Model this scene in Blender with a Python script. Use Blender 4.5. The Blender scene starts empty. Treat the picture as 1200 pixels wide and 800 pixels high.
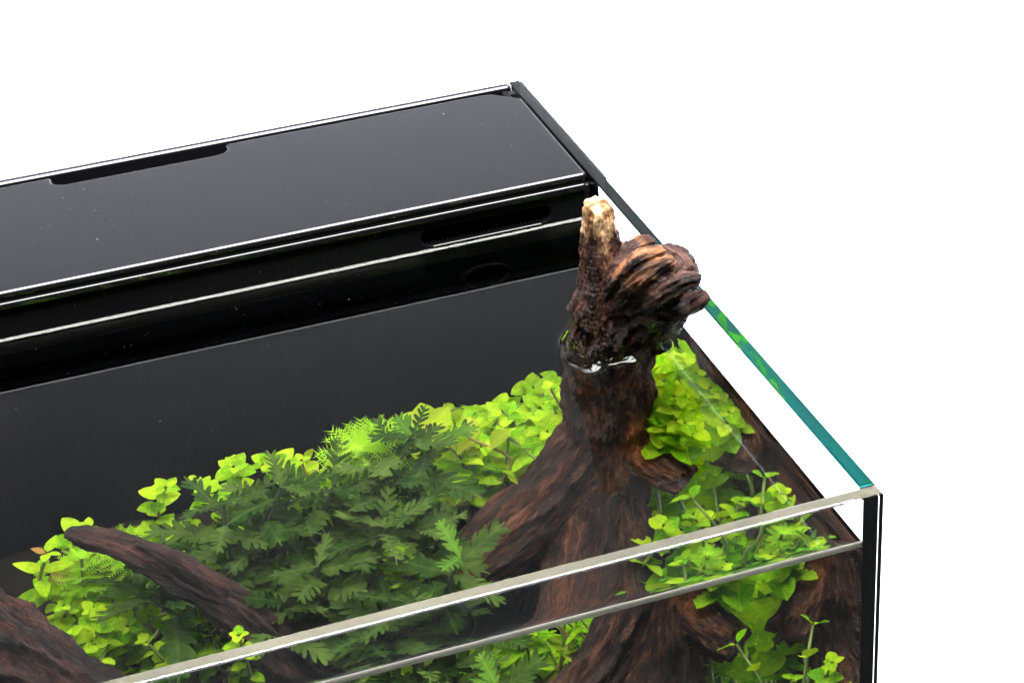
import bpy, bmesh, math, random
import numpy as np
from mathutils import Vector, Matrix
from mathutils.bvhtree import BVHTree

random.seed(11)
rng = np.random.default_rng(5)
S = bpy.context.scene
COL = S.collection

# ------------------------------------------------------------------ camera
cam_d = bpy.data.cameras.new('camera')
cam = bpy.data.objects.new('camera', cam_d)
COL.objects.link(cam)
cam_d.sensor_width = 36.0
cam_d.lens = 2153.97 / 1200 * 36
cam_d.clip_start = 0.01
cam_d.clip_end = 100
pitch, yaw, roll = 0.5286, 0.2636, -0.0852
_f = Vector((math.sin(yaw) * math.cos(pitch), math.cos(yaw) * math.cos(pitch), -math.sin(pitch)))
_r = Vector((math.cos(yaw), -math.sin(yaw), 0))
_u = _r.cross(_f)
_R = _r * math.cos(roll) + _u * math.sin(roll)
_U = _u * math.cos(roll) - _r * math.sin(roll)
M = Matrix((_R, _U, -_f)).transposed().to_4x4()
M.translation = Vector((-0.2209, -0.4060, 0.3260))
cam.matrix_world = M
S.camera = cam

# ------------------------------------------------------------------ world, lamps, exposure
W = bpy.data.worlds.new('World')
S.world = W
W.use_nodes = True
W.node_tree.nodes['Background'].inputs[0].default_value = (0.93, 0.96, 1.0, 1)
W.node_tree.nodes['Background'].inputs[1].default_value = 0.07

def area(name, loc, target, sx, sy, power, color=(1, 1, 1)):
    l = bpy.data.lights.new(name, 'AREA')
    l.shape = 'RECTANGLE'; l.size = sx; l.size_y = sy; l.energy = power; l.color = color
    o = bpy.data.objects.new(name, l); COL.objects.link(o)
    o.location = loc
    o.rotation_euler = (Vector(target) - Vector(loc)).to_track_quat('-Z', 'Y').to_euler()
    return o
area('softbox_lamp', (-0.04, 0.02, 0.74), (-0.04, 0.06, 0), 0.66, 0.36, 27, (1, 0.985, 0.95))
area('background_lamp', (0.5, 1.15, 1.55), (0.5, 1.15, 0), 2.4, 1.3, 86, (0.86, 0.89, 1.0)).data.spread = math.radians(86)

S.view_settings.view_transform = 'Standard'
S.view_settings.look = 'None'
S.view_settings.exposure = 0.0
S.view_settings.gamma = 1.0
S.render.engine = 'CYCLES'
cy = S.cycles
cy.use_denoising = True
cy.max_bounces = 140
cy.diffuse_bounces = 5
cy.glossy_bounces = 120
cy.transmission_bounces = 32
cy.transparent_max_bounces = 24
cy.caustics_reflective = True
cy.caustics_refractive = True
cy.sample_clamp_indirect = 12.0
cy.blur_glossy = 0.0

# ------------------------------------------------------------------ sizes (metres)
T = 0.005            # glass
L, D, H = 0.60, 0.36, 0.30
ZW = -0.0202         # water level
YB = 0.2477          # front face of the filter compartment
ZS = -0.205          # soil level
G = 0.00015

# ------------------------------------------------------------------ helpers
def tag(o, label=None, cat=None, group=None, kind=None):
    if label: o['label'] = label
    if cat: o['category'] = cat
    if group: o['group'] = group
    if kind: o['kind'] = kind
    return o

def empty(name, loc=(0, 0, 0)):
    o = bpy.data.objects.new(name, None)
    o.empty_display_size = 0.02
    o.location = loc
    COL.objects.link(o)
    return o

def link(name, me, mat=None, parent=None, loc=None, smooth=False):
    o = bpy.data.objects.new(name, me)
    COL.objects.link(o)
    if mat is not None and len(me.materials) == 0:
        me.materials.append(mat)
    if parent is not None:
        o.parent = parent
        o.matrix_parent_inverse = Matrix.Identity(4)
        o.location = Vector(loc or (0, 0, 0)) - (parent.location if loc is None else Vector((0, 0, 0)))
    elif loc is not None:
        o.location = loc
    if smooth:
        me.polygons.foreach_set('use_smooth', np.ones(len(me.polygons), bool))
    return o

def bm_mesh(bm, name):
    me = bpy.data.meshes.new(name)
    bmesh.ops.recalc_face_normals(bm, faces=bm.faces[:])
    bm.to_mesh(me); bm.free()
    return me

def sharp_bevel(bm, off, seg, ang=50):
    es = [e for e in bm.edges if len(e.link_faces) == 2 and e.calc_face_angle(0) > math.radians(ang)]
    if es and off > 0:
        bmesh.ops.bevel(bm, geom=es, offset=off, segments=seg, profile=0.5, affect='EDGES', clamp_overlap=True)

def box_bm(x0, x1, y0, y1, z0, z1, bev=0.0, seg=2):
    bm = bmesh.new()
    bmesh.ops.create_cube(bm, size=1)
    for v in bm.verts:
        v.co = Vector((x0 + (v.co.x + .5) * (x1 - x0), y0 + (v.co.y + .5) * (y1 - y0), z0 + (v.co.z + .5) * (z1 - z0)))
    sharp_bevel(bm, bev, seg)
    return bm

def prism_bm(loop, holes, axis, a0, a1, bev=0, seg=2):
    """flat outline (2D) with holes, given a thickness along an axis"""
    bm = bmesh.new()
    def P(p, a):
        return (p[0], a, p[1]) if axis == 'y' else (p[0], p[1], a)
    if not holes:
        f = bm.faces.new([bm.verts.new(P(p, a0)) for p in loop])
        faces = [f]
    else:
        es = []
        for lp in [loop] + holes:
            vs = [bm.verts.new(P(p, a0)) for p in lp]
            for i in range(len(vs)):
                es.append(bm.edges.new((vs[i], vs[(i + 1) % len(vs)])))
        r = bmesh.ops.triangle_fill(bm, edges=es, use_beauty=True, use_dissolve=False)
        faces = [g for g in r['geom'] if isinstance(g, bmesh.types.BMFace)]
    r = bmesh.ops.extrude_face_region(bm, geom=faces)
    vs = [g for g in r['geom'] if isinstance(g, bmesh.types.BMVert)]
    d = a1 - a0
    bmesh.ops.translate(bm, verts=vs, vec=(0, d, 0) if axis == 'y' else (0, 0, d))
    bmesh.ops.recalc_face_normals(bm, faces=bm.faces[:])
    sharp_bevel(bm, bev, seg)
    return bm

# ---- numpy gradient noise
_perm = rng.permutation(256).astype(np.int64)
_perm = np.concatenate([_perm, _perm, _perm])
_grad = rng.normal(size=(256, 3)); _grad /= np.linalg.norm(_grad, axis=1)[:, None]
def noise(p):
    p = np.asarray(p, float)
    i = np.floor(p).astype(np.int64); f = p - i; i &= 255
    u = f * f * f * (f * (f * 6 - 15) + 10)
    out = 0
    for dx in (0, 1):
        wx = u[:, 0] if dx else 1 - u[:, 0]
        for dy in (0, 1):
            wy = u[:, 1] if dy else 1 - u[:, 1]
            for dz in (0, 1):
                wz = u[:, 2] if dz else 1 - u[:, 2]
                h = _perm[_perm[_perm[(i[:, 0] + dx) & 255] + ((i[:, 1] + dy) & 255)] + ((i[:, 2] + dz) & 255)]
                g = _grad[h]
                out = out + wx * wy * wz * (g[:, 0] * (f[:, 0] - dx) + g[:, 1] * (f[:, 1] - dy) + g[:, 2] * (f[:, 2] - dz))
    return out * 1.6
def fbm(p, o=4, gain=.5):
    a, s, t = 1, 0, 0
    for k in range(o):
        s = s + a * noise(p * 2 ** k + 17.3 * k); t += a; a *= gain
    return s / t
def ridged(p, o=3, gain=.5):
    a, s, t = 1, 0, 0
    for k in range(o):
        s = s + a * (1 - np.minimum(1, np.abs(noise(p * 2 ** k + 9.1 * k)) * 2.2)); t += a; a *= gain
    return s / t

# ------------------------------------------------------------------ materials
def mat(name):
    m = bpy.data.materials.new(name); m.use_nodes = True
    nt = m.node_tree; nt.nodes.clear()
    out = nt.nodes.new('ShaderNodeOutputMaterial')
    return m, nt, out
def N(nt, t, **kw):
    n = nt.nodes.new(t)
    for k, v in kw.items():
        if k.startswith('i_'): n.inputs[k[2:].replace('_', ' ')].default_value = v
        else: setattr(n, k, v)
    return n

def glass_mat(name, ior, absorb=None, density=1.0, tint=(1, 1, 1, 1)):
    m, nt, out = mat(name)
    g = N(nt, 'ShaderNodeBsdfGlass'); g.inputs['IOR'].default_value = ior; g.inputs['Roughness'].default_value = 0
    g.inputs['Color'].default_value = tint
    nt.links.new(g.outputs[0], out.inputs['Surface'])
    if absorb:
        v = N(nt, 'ShaderNodeVolumeAbsorption'); v.inputs['Color'].default_value = (*absorb, 1); v.inputs['Density'].default_value = density
        nt.links.new(v.outputs[0], out.inputs['Volume'])
    return m
M_GREEN = glass_mat('float_glass', 1.52, (0.0, 0.80, 0.79), 9.5)
M_CLEAR = glass_mat('clear_glass', 1.52, (0.80, 0.80, 0.72), 3.0)
M_WATER = glass_mat('water', 1.33, (0.2, 0.7, 0.55), 0.6)

def ground_edge(nm='ground_glass_edge', c=(.75, .80, .78, 1)):
    m, nt, out = mat(nm)
    b = N(nt, 'ShaderNodeBsdfPrincipled'); b.inputs['Base Color'].default_value = c; b.inputs['Roughness'].default_value = .8
    nt.links.new(b.outputs[0], out.inputs[0]); return m
M_GROUND = ground_edge()
def vary_edge(m):
    nt = m.node_tree; b = [n for n in nt.nodes if n.type == 'BSDF_PRINCIPLED'][0]
    tc = N(nt, 'ShaderNodeTexCoord'); ns = N(nt, 'ShaderNodeTexNoise'); ns.inputs['Scale'].default_value = 9; ns.inputs['Detail'].default_value = 3
    nt.links.new(tc.outputs['Object'], ns.inputs['Vector'])
    cr = N(nt, 'ShaderNodeValToRGB'); e = cr.color_ramp.elements
    e[0].position = .36; e[0].color = (.52, .49, .44, 1); e[1].position = .64; e[1].color = (.95, .90, .76, 1)
    nt.links.new(ns.outputs[0], cr.inputs[0]); nt.links.new(cr.outputs[0], b.inputs['Base Color'])
vary_edge(M_GROUND)
M_GROUND2 = ground_edge('ground_glass_edge_green', (.34, .50, .50, 1))

def black_gloss(name, base, rough, ior, dust=0.0, scale=260, seed=0.0):
    m, nt, out = mat(name)
    b = N(nt, 'ShaderNodeBsdfPrincipled')
    b.inputs['IOR'].default_value = ior
    tc = N(nt, 'ShaderNodeTexCoord')
    mp = N(nt, 'ShaderNodeMapping'); mp.inputs['Location'].default_value = (seed, seed * .7, 0)
    nt.links.new(tc.outputs['Object'], mp.inputs[0])
    ns = N(nt, 'ShaderNodeTexNoise'); ns.inputs['Scale'].default_value = 35; ns.inputs['Detail'].default_value = 6
    nt.links.new(mp.outputs[0], ns.inputs['Vector'])
    mr = N(nt, 'ShaderNodeMapRange'); mr.inputs['From Min'].default_value = .3; mr.inputs['From Max'].default_value = .75
    mr.inputs['To Min'].default_value = rough; mr.inputs['To Max'].default_value = rough * 2.2 + .01
    nt.links.new(ns.outputs[0], mr.inputs[0]); nt.links.new(mr.outputs[0], b.inputs['Roughness'])
    b.inputs['Base Color'].default_value = (*base, 1)
    if dust > 0:
        last = None
        for sc, th, sd in ((scale, .085, 0), (scale * 2.3, .10, 4.0)):
            mp2 = N(nt, 'ShaderNodeMapping'); mp2.inputs['Location'].default_value = (sd + seed, sd, 0)
            nt.links.new(tc.outputs['Object'], mp2.inputs[0])
            vo = N(nt, 'ShaderNodeTexVoronoi'); vo.inputs['Scale'].default_value = sc
            nt.links.new(mp2.outputs[0], vo.inputs['Vector'])
            sep = N(nt, 'ShaderNodeSeparateColor'); nt.links.new(vo.outputs['Color'], sep.inputs[0])
            size = N(nt, 'ShaderNodeMath', operation='POWER'); nt.links.new(sep.outputs[0], size.inputs[0]); size.inputs[1].default_value = 2.0
            sz = N(nt, 'ShaderNodeMath', operation='MULTIPLY'); nt.links.new(size.outputs[0], sz.inputs[0]); sz.inputs[1].default_value = th
            lt = N(nt, 'ShaderNodeMath', operation='LESS_THAN'); nt.links.new(vo.outputs['Distance'], lt.inputs[0]); nt.links.new(sz.outputs[0], lt.inputs[1])
            br = N(nt, 'ShaderNodeMath', operation='MULTIPLY'); nt.links.new(lt.outputs[0], br.inputs[0]); nt.links.new(sep.outputs[1], br.inputs[1])
            if last is None: last = br
            else:
                mx = N(nt, 'ShaderNodeMath', operation='MAXIMUM'); nt.links.new(last.outputs[0], mx.inputs[0]); nt.links.new(br.outputs[0], mx.inputs[1]); last = mx
        cl = N(nt, 'ShaderNodeTexNoise'); cl.inputs['Scale'].default_value = 16; cl.inputs['Detail'].default_value = 3; nt.links.new(mp.outputs[0], cl.inputs['Vector'])
        cm = N(nt, 'ShaderNodeMapRange'); cm.inputs['From Min'].default_value = .42; cm.inputs['From Max'].default_value = .62; cm.inputs['To Min'].default_value = .12 * dust; cm.inputs['To Max'].default_value = dust
        nt.links.new(cl.outputs[0], cm.inputs[0])
        k = N(nt, 'ShaderNodeMath', operation='MULTIPLY'); nt.links.new(cm.outputs[0], k.inputs[1]); nt.links.new(last.outputs[0], k.inputs[0])
        mix = N(nt, 'ShaderNodeMix', data_type='RGBA')
        mix.inputs[6].default_value = (*base, 1); mix.inputs[7].default_value = (.7, .7, .72, 1)
        nt.links.new(k.outputs[0], mix.inputs[0]); nt.links.new(mix.outputs[2], b.inputs['Base Color'])
    nt.links.new(b.outputs[0], out.inputs[0])
    return m
M_LID = black_gloss('black_acrylic_dusty', (.006, .006, .0075), .025, 1.58, .75, 230)
M_BOX = black_gloss('black_acrylic', (.005, .005, .006), .30, 1.16, .35, 330, 2.0)
M_SUB = black_gloss('black_acrylic_wet', (.0012, .0018, .0032), .35, 1.06, .15, 200, 5.0)
M_BACK = black_gloss('black_backed_glass', (.006, .006, .008), .02, 1.52)
M_SIL = black_gloss('black_silicone', (.004, .004, .005), .30, 1.40)
M_FILM = black_gloss('black_film', (.008, .008, .010), .25, 1.45)

def simple(name, col, rough, spec=.5):
    m, nt, out = mat(name)
    b = N(nt, 'ShaderNodeBsdfPrincipled'); b.inputs['Base Color'].default_value = (*col, 1); b.inputs['Roughness'].default_value = rough
    b.inputs['Specular IOR Level'].default_value = spec
    nt.links.new(b.outputs[0], out.inputs[0]); return m
M_RING = simple('outlet_plastic', (.0045, .0045, .006), .6, .0)

def paper():
    m, nt, out = mat('white_paper')
    b = N(nt, 'ShaderNodeBsdfPrincipled'); b.inputs['Roughness'].default_value = .95; b.inputs['Specular IOR Level'].default_value = .1
    ns = N(nt, 'ShaderNodeTexNoise'); ns.inputs['Scale'].default_value = 3
    cr = N(nt, 'ShaderNodeMix', data_type='RGBA'); cr.inputs[6].default_value = (.86, .86, .86, 1); cr.inputs[7].default_value = (.9, .9, .895, 1)
    nt.links.new(ns.outputs[0], cr.inputs[0]); nt.links.new(cr.outputs[2], b.inputs['Base Color'])
    nt.links.new(b.outputs[0], out.inputs[0]); return m
M_PAPER = paper()

def soil_mat():
    m, nt, out = mat('aquarium_soil')
    b = N(nt, 'ShaderNodeBsdfPrincipled'); b.inputs['Roughness'].default_value = .95; b.inputs['Specular IOR Level'].default_value = .05
    vo = N(nt, 'ShaderNodeTexVoronoi'); vo.inputs['Scale'].default_value = 420
    tc = N(nt, 'ShaderNodeTexCoord'); nt.links.new(tc.outputs['Object'], vo.inputs['Vector'])
    mx = N(nt, 'ShaderNodeMix', data_type='RGBA'); mx.inputs[6].default_value = (.006, .005, .004, 1); mx.inputs[7].default_value = (.018, .014, .011, 1)
    nt.links.new(vo.outputs['Color'], mx.inputs[0]); nt.links.new(mx.outputs[2], b.inputs['Base Color'])
    nt.links.new(b.outputs[0], out.inputs[0]); return m
M_SOIL = soil_mat()
def bright_line_mat():  # pale patchy coat imitating the bright meniscus line
    m, nt, out = mat('bright_waterline')
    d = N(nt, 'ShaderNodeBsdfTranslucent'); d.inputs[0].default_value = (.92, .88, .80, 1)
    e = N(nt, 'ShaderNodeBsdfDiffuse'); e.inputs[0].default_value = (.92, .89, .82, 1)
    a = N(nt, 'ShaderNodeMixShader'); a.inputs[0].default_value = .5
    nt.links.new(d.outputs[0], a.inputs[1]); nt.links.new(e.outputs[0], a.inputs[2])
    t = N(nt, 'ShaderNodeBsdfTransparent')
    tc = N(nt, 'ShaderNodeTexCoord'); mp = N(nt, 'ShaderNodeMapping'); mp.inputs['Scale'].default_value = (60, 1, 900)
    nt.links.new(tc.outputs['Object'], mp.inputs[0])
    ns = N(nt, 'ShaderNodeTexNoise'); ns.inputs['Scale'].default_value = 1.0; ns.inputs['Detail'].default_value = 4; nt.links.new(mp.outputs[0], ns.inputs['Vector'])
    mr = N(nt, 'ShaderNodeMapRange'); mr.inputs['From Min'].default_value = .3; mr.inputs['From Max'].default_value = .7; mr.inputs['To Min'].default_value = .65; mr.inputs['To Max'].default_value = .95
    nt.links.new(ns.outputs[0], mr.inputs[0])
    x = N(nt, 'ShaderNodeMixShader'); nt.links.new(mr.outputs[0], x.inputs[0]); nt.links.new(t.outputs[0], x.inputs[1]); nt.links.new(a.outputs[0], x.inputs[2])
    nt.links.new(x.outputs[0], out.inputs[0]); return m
M_BRIGHTLINE = bright_line_mat()

def wood_mat():
    m, nt, out = mat('driftwood')
    b = N(nt, 'ShaderNodeBsdfPrincipled')
    a = N(nt, 'ShaderNodeAttribute', attribute_name='col')
    r = N(nt, 'ShaderNodeAttribute', attribute_name='rough')
    g = N(nt, 'ShaderNodeAttribute', attribute_name='grain')
    n1 = N(nt, 'ShaderNodeTexNoise'); n1.inputs['Scale'].default_value = 1400; n1.inputs['Detail'].default_value = 7; n1.inputs['Roughness'].default_value = .65
    nt.links.new(g.outputs['Vector'], n1.inputs['Vector'])
    n2 = N(nt, 'ShaderNodeTexNoise'); n2.inputs['Scale'].default_value = 420; n2.inputs['Detail'].default_value = 4
    nt.links.new(g.outputs['Vector'], n2.inputs['Vector'])
    mr = N(nt, 'ShaderNodeMapRange'); mr.inputs['From Min'].default_value = .32; mr.inputs['From Max'].default_value = .7
    mr.inputs['To Min'].default_value = .35; mr.inputs['To Max'].default_value = 1.9
    nt.links.new(n1.outputs[0], mr.inputs[0])
    mul = N(nt, 'ShaderNodeVectorMath', operation='SCALE'); nt.links.new(a.outputs['Color'], mul.inputs[0]); nt.links.new(mr.outputs[0], mul.inputs['Scale'])
    nt.links.new(mul.outputs[0], b.inputs['Base Color'])
    nt.links.new(r.outputs['Fac'], b.inputs['Roughness'])
    add = N(nt, 'ShaderNodeMath', operation='ADD'); nt.links.new(n1.outputs[0], add.inputs[0]); nt.links.new(n2.outputs[0], add.inputs[1])
    bp = N(nt, 'ShaderNodeBump'); bp.inputs['Strength'].default_value = .95; bp.inputs['Distance'].default_value = .0016
    nt.links.new(add.outputs[0], bp.inputs['Height']); nt.links.new(bp.outputs[0], b.inputs['Normal'])
    b.inputs['Specular IOR Level'].default_value = .5
    cw = N(nt, 'ShaderNodeMapRange'); cw.inputs['From Min'].default_value = .42; cw.inputs['From Max'].default_value = .15
    nt.links.new(r.outputs['Fac'], cw.inputs[0]); nt.links.new(cw.outputs[0], b.inputs['Coat Weight'])
    b.inputs['Coat Roughness'].default_value = .07; b.inputs['Coat IOR'].default_value = 1.4
    nt.links.new(bp.outputs[0], b.inputs['Coat Normal'])
    nt.links.new(b.outputs[0], out.inputs[0]); return m
M_WOOD = wood_mat()

def leaf_mat(name, ca, cb, trans, rough=.45, vein=0.0, tcol=None):
    """leaf: diffuse + light coming through; colour varies leaf by leaf and blotchily"""
    m, nt, out = mat(name)
    oi = N(nt, 'ShaderNodeObjectInfo')
    tc = N(nt, 'ShaderNodeTexCoord')
    ns = N(nt, 'ShaderNodeTexNoise'); ns.inputs['Scale'].default_value = 5; ns.inputs['Detail'].default_value = 5
    nt.links.new(tc.outputs['Object'], ns.inputs['Vector'])
    ad = N(nt, 'ShaderNodeMath', operation='ADD'); nt.links.new(oi.outputs['Random'], ad.inputs[0])
    sb = N(nt, 'ShaderNodeMath', operation='MULTIPLY_ADD'); nt.links.new(ns.outputs[0], sb.inputs[0]); sb.inputs[1].default_value = 1.4; sb.inputs[2].default_value = -.7
    nt.links.new(sb.outputs[0], ad.inputs[1]); ad.use_clamp = True
    mx = N(nt, 'ShaderNodeMix', data_type='RGBA'); mx.inputs[6].default_value = (*ca, 1); mx.inputs[7].default_value = (*cb, 1)
    nt.links.new(ad.outputs[0], mx.inputs[0])
    # pale midrib and side veins, in the leaf's own coordinates
    sp = N(nt, 'ShaderNodeSeparateXYZ'); nt.links.new(tc.outputs['Object'], sp.inputs[0])
    ab = N(nt, 'ShaderNodeMath', operation='ABSOLUTE'); nt.links.new(sp.outputs['Y'], ab.inputs[0])
    rib = N(nt, 'ShaderNodeMapRange'); rib.inputs['From Min'].default_value = .012; rib.inputs['From Max'].default_value = .03
    rib.inputs['To Min'].default_value = 1; rib.inputs['To Max'].default_value = 0; nt.links.new(ab.outputs[0], rib.inputs[0])
    sv = N(nt, 'ShaderNodeMath', operation='SUBTRACT'); nt.links.new(sp.outputs['X'], sv.inputs[0]); nt.links.new(ab.outputs[0], sv.inputs[1])
    sm = N(nt, 'ShaderNodeMath', operation='MULTIPLY'); nt.links.new(sv.outputs[0], sm.inputs[0]); sm.inputs[1].default_value = 40
    sn = N(nt, 'ShaderNodeMath', operation='SINE'); nt.links.new(sm.outputs[0], sn.inputs[0])
    sr = N(nt, 'ShaderNodeMapRange'); sr.inputs['From Min'].default_value = .8; sr.inputs['From Max'].default_value = 1; sr.inputs['To Max'].default_value = .5
    nt.links.new(sn.outputs[0], sr.inputs[0])
    vm = N(nt, 'ShaderNodeMath', operation='MAXIMUM'); nt.links.new(rib.outputs[0], vm.inputs[0]); nt.links.new(sr.outputs[0], vm.inputs[1])
    vs_ = N(nt, 'ShaderNodeMath', operation='MULTIPLY'); nt.links.new(vm.outputs[0], vs_.inputs[0]); vs_.inputs[1].default_value = .28
    mv = N(nt, 'ShaderNodeMix', data_type='RGBA'); nt.links.new(vs_.outputs[0], mv.inputs[0]); nt.links.new(mx.outputs[2], mv.inputs[6])
    mv.inputs[7].default_value = (min(1, cb[0] * 1.6), min(1, cb[1] * 1.35), cb[2] * 1.5 + .02, 1)
    mx = mv
    d = N(nt, 'ShaderNodeBsdfDiffuse'); nt.links.new(mx.outputs[2], d.inputs[0])
    t = N(nt, 'ShaderNodeBsdfTranslucent')
    hs = N(nt, 'ShaderNodeHueSaturation'); hs.inputs['Value'].default_value = 1.15; hs.inputs['Saturation'].default_value = 1.1
    nt.links.new(mx.outputs[2], hs.inputs['Color']); nt.links.new(hs.outputs[0], t.inputs[0])
    ms = N(nt, 'ShaderNodeMixShader'); ms.inputs[0].default_value = trans
    nt.links.new(d.outputs[0], ms.inputs[1]); nt.links.new(t.outputs[0], ms.inputs[2])
    bp = N(nt, 'ShaderNodeBump'); bp.inputs['Strength'].default_value = .6; bp.inputs['Distance'].default_value = .001
    nt.links.new(ns.outputs[0], bp.inputs['Height']); nt.links.new(bp.outputs[0], d.inputs['Normal'])
    nt.links.new(ms.outputs[0], out.inputs[0]); return m
M_LEAF = leaf_mat('round_leaf', (.14, .38, .006), (.56, .74, .025), .28)
M_LEAFD = leaf_mat('round_leaf_deep', (.07, .28, .010), (.22, .50, .02), .42)
M_YLEAF = leaf_mat('yellow_leaf', (.42, .60, .02), (.62, .62, .06), .45)
M_RED = leaf_mat('copper_leaf', (.40, .28, .05), (.55, .22, .08), .4)
M_HYG = leaf_mat('lobed_leaf', (.014, .046, .006), (.090, .142, .024), .25)
M_HYGB = leaf_mat('lobed_leaf_young', (.075, .18, .020), (.17, .32, .032), .35)
M_FEATH = leaf_mat('feather_leaf', (.20, .46, .010), (.40, .66, .03), .3)
M_STEM = simple('plant_stem', (.22, .28, .05), .5)
M_STEMR = simple('plant_stem_reddish', (.38, .25, .09), .5)
M_STEMD = simple('plant_stem_dark', (.05, .07, .03), .6)

# ------------------------------------------------------------------ setting: white paper sweep
def sweep():
    y0, yc, rad, zt, x0, x1 = -0.004, 1.75, 0.5, 2.2, -2.6, 2.9
    zf = -H
    prof = [(y0, zf - .02), (y0, zf)]
    prof += [(y0 + (yc - y0) * k / 12, zf) for k in range(1, 13)]
    prof += [(yc + rad * math.sin(a), zf + rad - rad * math.cos(a)) for a in np.linspace(0, math.pi / 2, 13)[1:]]
    prof += [(yc + rad, zf + rad + (zt - rad) * k / 4) for k in range(1, 5)]
    vs, fs = [], []
    for x in (x0, x1):
        vs += [(x, p[0], p[1]) for p in prof]
    n = len(prof)
    for k in range(n - 1):
        fs.append((k, k + n, k + n + 1, k + 1))
    me = bpy.data.meshes.new('backdrop'); me.from_pydata(vs, [], fs)
    o = link('backdrop', me, M_PAPER, smooth=True)
    tag(o, 'seamless white paper sweep behind and under the tank', kind='structure')
sweep()

# ------------------------------------------------------------------ aquarium
aq = tag(empty('aquarium', (0, 0, -H)), 'rimless glass aquarium with green-tinted side pane edges and black back', 'aquarium')
Z0 = -H + T + .0002
def part(name, bm, m, parent, mats=None, smooth=False):
    me = bm_mesh(bm, name)
    for k in ([m] + (mats or [])): me.materials.append(k)
    return link(name, me, None, parent, smooth=smooth)

def pane(name, x0, x1, y0, y1, m, parent, ground, painted=0, bev=.0005):
    bm = box_bm(x0, x1, y0, y1, Z0, 0)
    bmesh.ops.bevel(bm, geom=[e for e in bm.edges if all(v.co.z > -1e-6 for v in e.verts)], offset=bev, segments=2, profile=.5, affect='EDGES')
    bm.faces.ensure_lookup_table()
    if painted:
        bmesh.ops.bisect_plane(bm, geom=bm.verts[:] + bm.edges[:] + bm.faces[:], plane_co=(0, .2448, 0), plane_no=(0, 1, 0))
        bmesh.ops.bisect_plane(bm, geom=bm.verts[:] + bm.edges[:] + bm.faces[:], plane_co=(0, 0, -.125), plane_no=(0, 0, 1))
    for f in bm.faces:
        c = f.calc_center_median()
        if c.z < Z0 + 1e-5 and abs(f.normal.z) > .9:
            f.material_index = 1
        if painted and f.normal.x * painted > .9 and c.y > .2448 and c.z > -.125:
            f.material_index = 2
    return part(name, bm, m, parent, [ground, M_FILM])
pane('front_pane', -L, 0, 0, T, M_CLEAR, aq, M_GROUND, 0, .00065)
SP = pane('side_pane', -T, 0, T + .0007, D, M_GREEN, aq, M_GROUND2, 1)
tag(SP, 'right side pane with teal polished top edge')
pane('side_pane', -L, -L + T, T + .0007, D, M_GREEN, aq, M_GROUND2, -1)
part('back_pane', box_bm(-L + T + .0004, -T - .0004, D - T, D, Z0, 0, .0018, 5), M_BACK, aq)
part('bottom_pane', box_bm(-L, 0, 0, D, -H, -H + T, .0006, 2), M_GREEN, aq)
# silicone joints
part('silicone_joint', box_bm(-T, -.0002, T + .00005, T + .00065, Z0, -.0003), M_SIL, aq)
part('silicone_joint', box_bm(-L + .0002, -L + T, T + .00005, T + .00065, Z0, -.0003), M_SIL, aq)
part('silicone_joint', box_bm(-T - .0035, -T - .00005, D - T - .004, D - T - .00005, Z0, -.0025), M_SIL, aq)
# added pale strip standing in for the bright meniscus line at the front glass
part('bright_waterline_strip', box_bm(-L + T + .001, -T - .0005, T + .00003, T + .00012, ZW - .0002, ZW + .0021), M_BRIGHTLINE, aq)
# black film on the outside of the side pane, where it closes the filter compartment
part('backing_film', box_bm(.00005, .0011, .2448, D - .0003, -.125, -.0006, .0003, 1), M_FILM, aq)

# ------------------------------------------------------------------ filter compartment
fc = tag(empty('filter_compartment', (-L / 2, YB, Z0)), 'black acrylic filter compartment built along the rear wall of the tank', 'filter box')
XR = -0.0078
def slot_loop(xa, xb, za, zb, n=6):
    r = (zb - za) / 2; zc = (za + zb) / 2; lp = []
    for k in range(n + 1):
        a = -math.pi / 2 + math.pi * k / n; lp.append((xb - r + r * math.cos(a), zc + r * math.sin(a)))
    for k in range(n + 1):
        a = math.pi / 2 + math.pi * k / n; lp.append((xa + r + r * math.cos(a), zc + r * math.sin(a)))
    return lp
wall_hi = prism_bm([(-L + T + .001, -.030), (XR, -.030), (XR, -.0020), (-L + T + .001, -.0020)], [slot_loop(-.079, -.0232, -.0166, -.0092)], 'y', YB, YB + .003, .0006, 2)
part('front_wall', wall_hi, M_BOX, fc)
part('front_wall', box_bm(-L + T + .001, -T - .0003, YB, YB + .003, Z0, -.0302), M_SUB, fc)
part('end_wall', box_bm(XR - .003, XR, YB + .0032, D - T - .0005, -.2, -.0017, .0006, 2), M_BOX, fc)
part('inner_wall', box_bm(-L + T + .001, XR - .004, YB + .03, YB + .033, -.2, -.004, .0004, 1), M_BOX, fc)
part('silicone_joint', box_bm(XR + .0002, -T - .0002, YB + .0012, YB + .004, -.0300, -.004, .0004, 1), M_SIL, fc)
part('top_glint_strip', box_bm(-L + T + .001, XR, YB - .0019, YB - .00005, -.0052, -.0021, .0012, 4), M_BACK, fc)  # glossy strip added to catch the lamp as a second bright edge line
# skimmer comb in the slot
for k in range(30):
    x = -.0765 + k * .00175
    part('comb_tooth', box_bm(x, x + .0005, YB + .0007, YB + .0025, -.0169, -.0157), M_BOX, fc)
part('slot_glint_rod', box_bm(-.0745, -.0275, YB - .0007, YB + .0003, -.0175, -.0164, .0004, 3), M_BACK, fc)  # glossy rod added for a lamp highlight along the slot's lower edge
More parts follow.
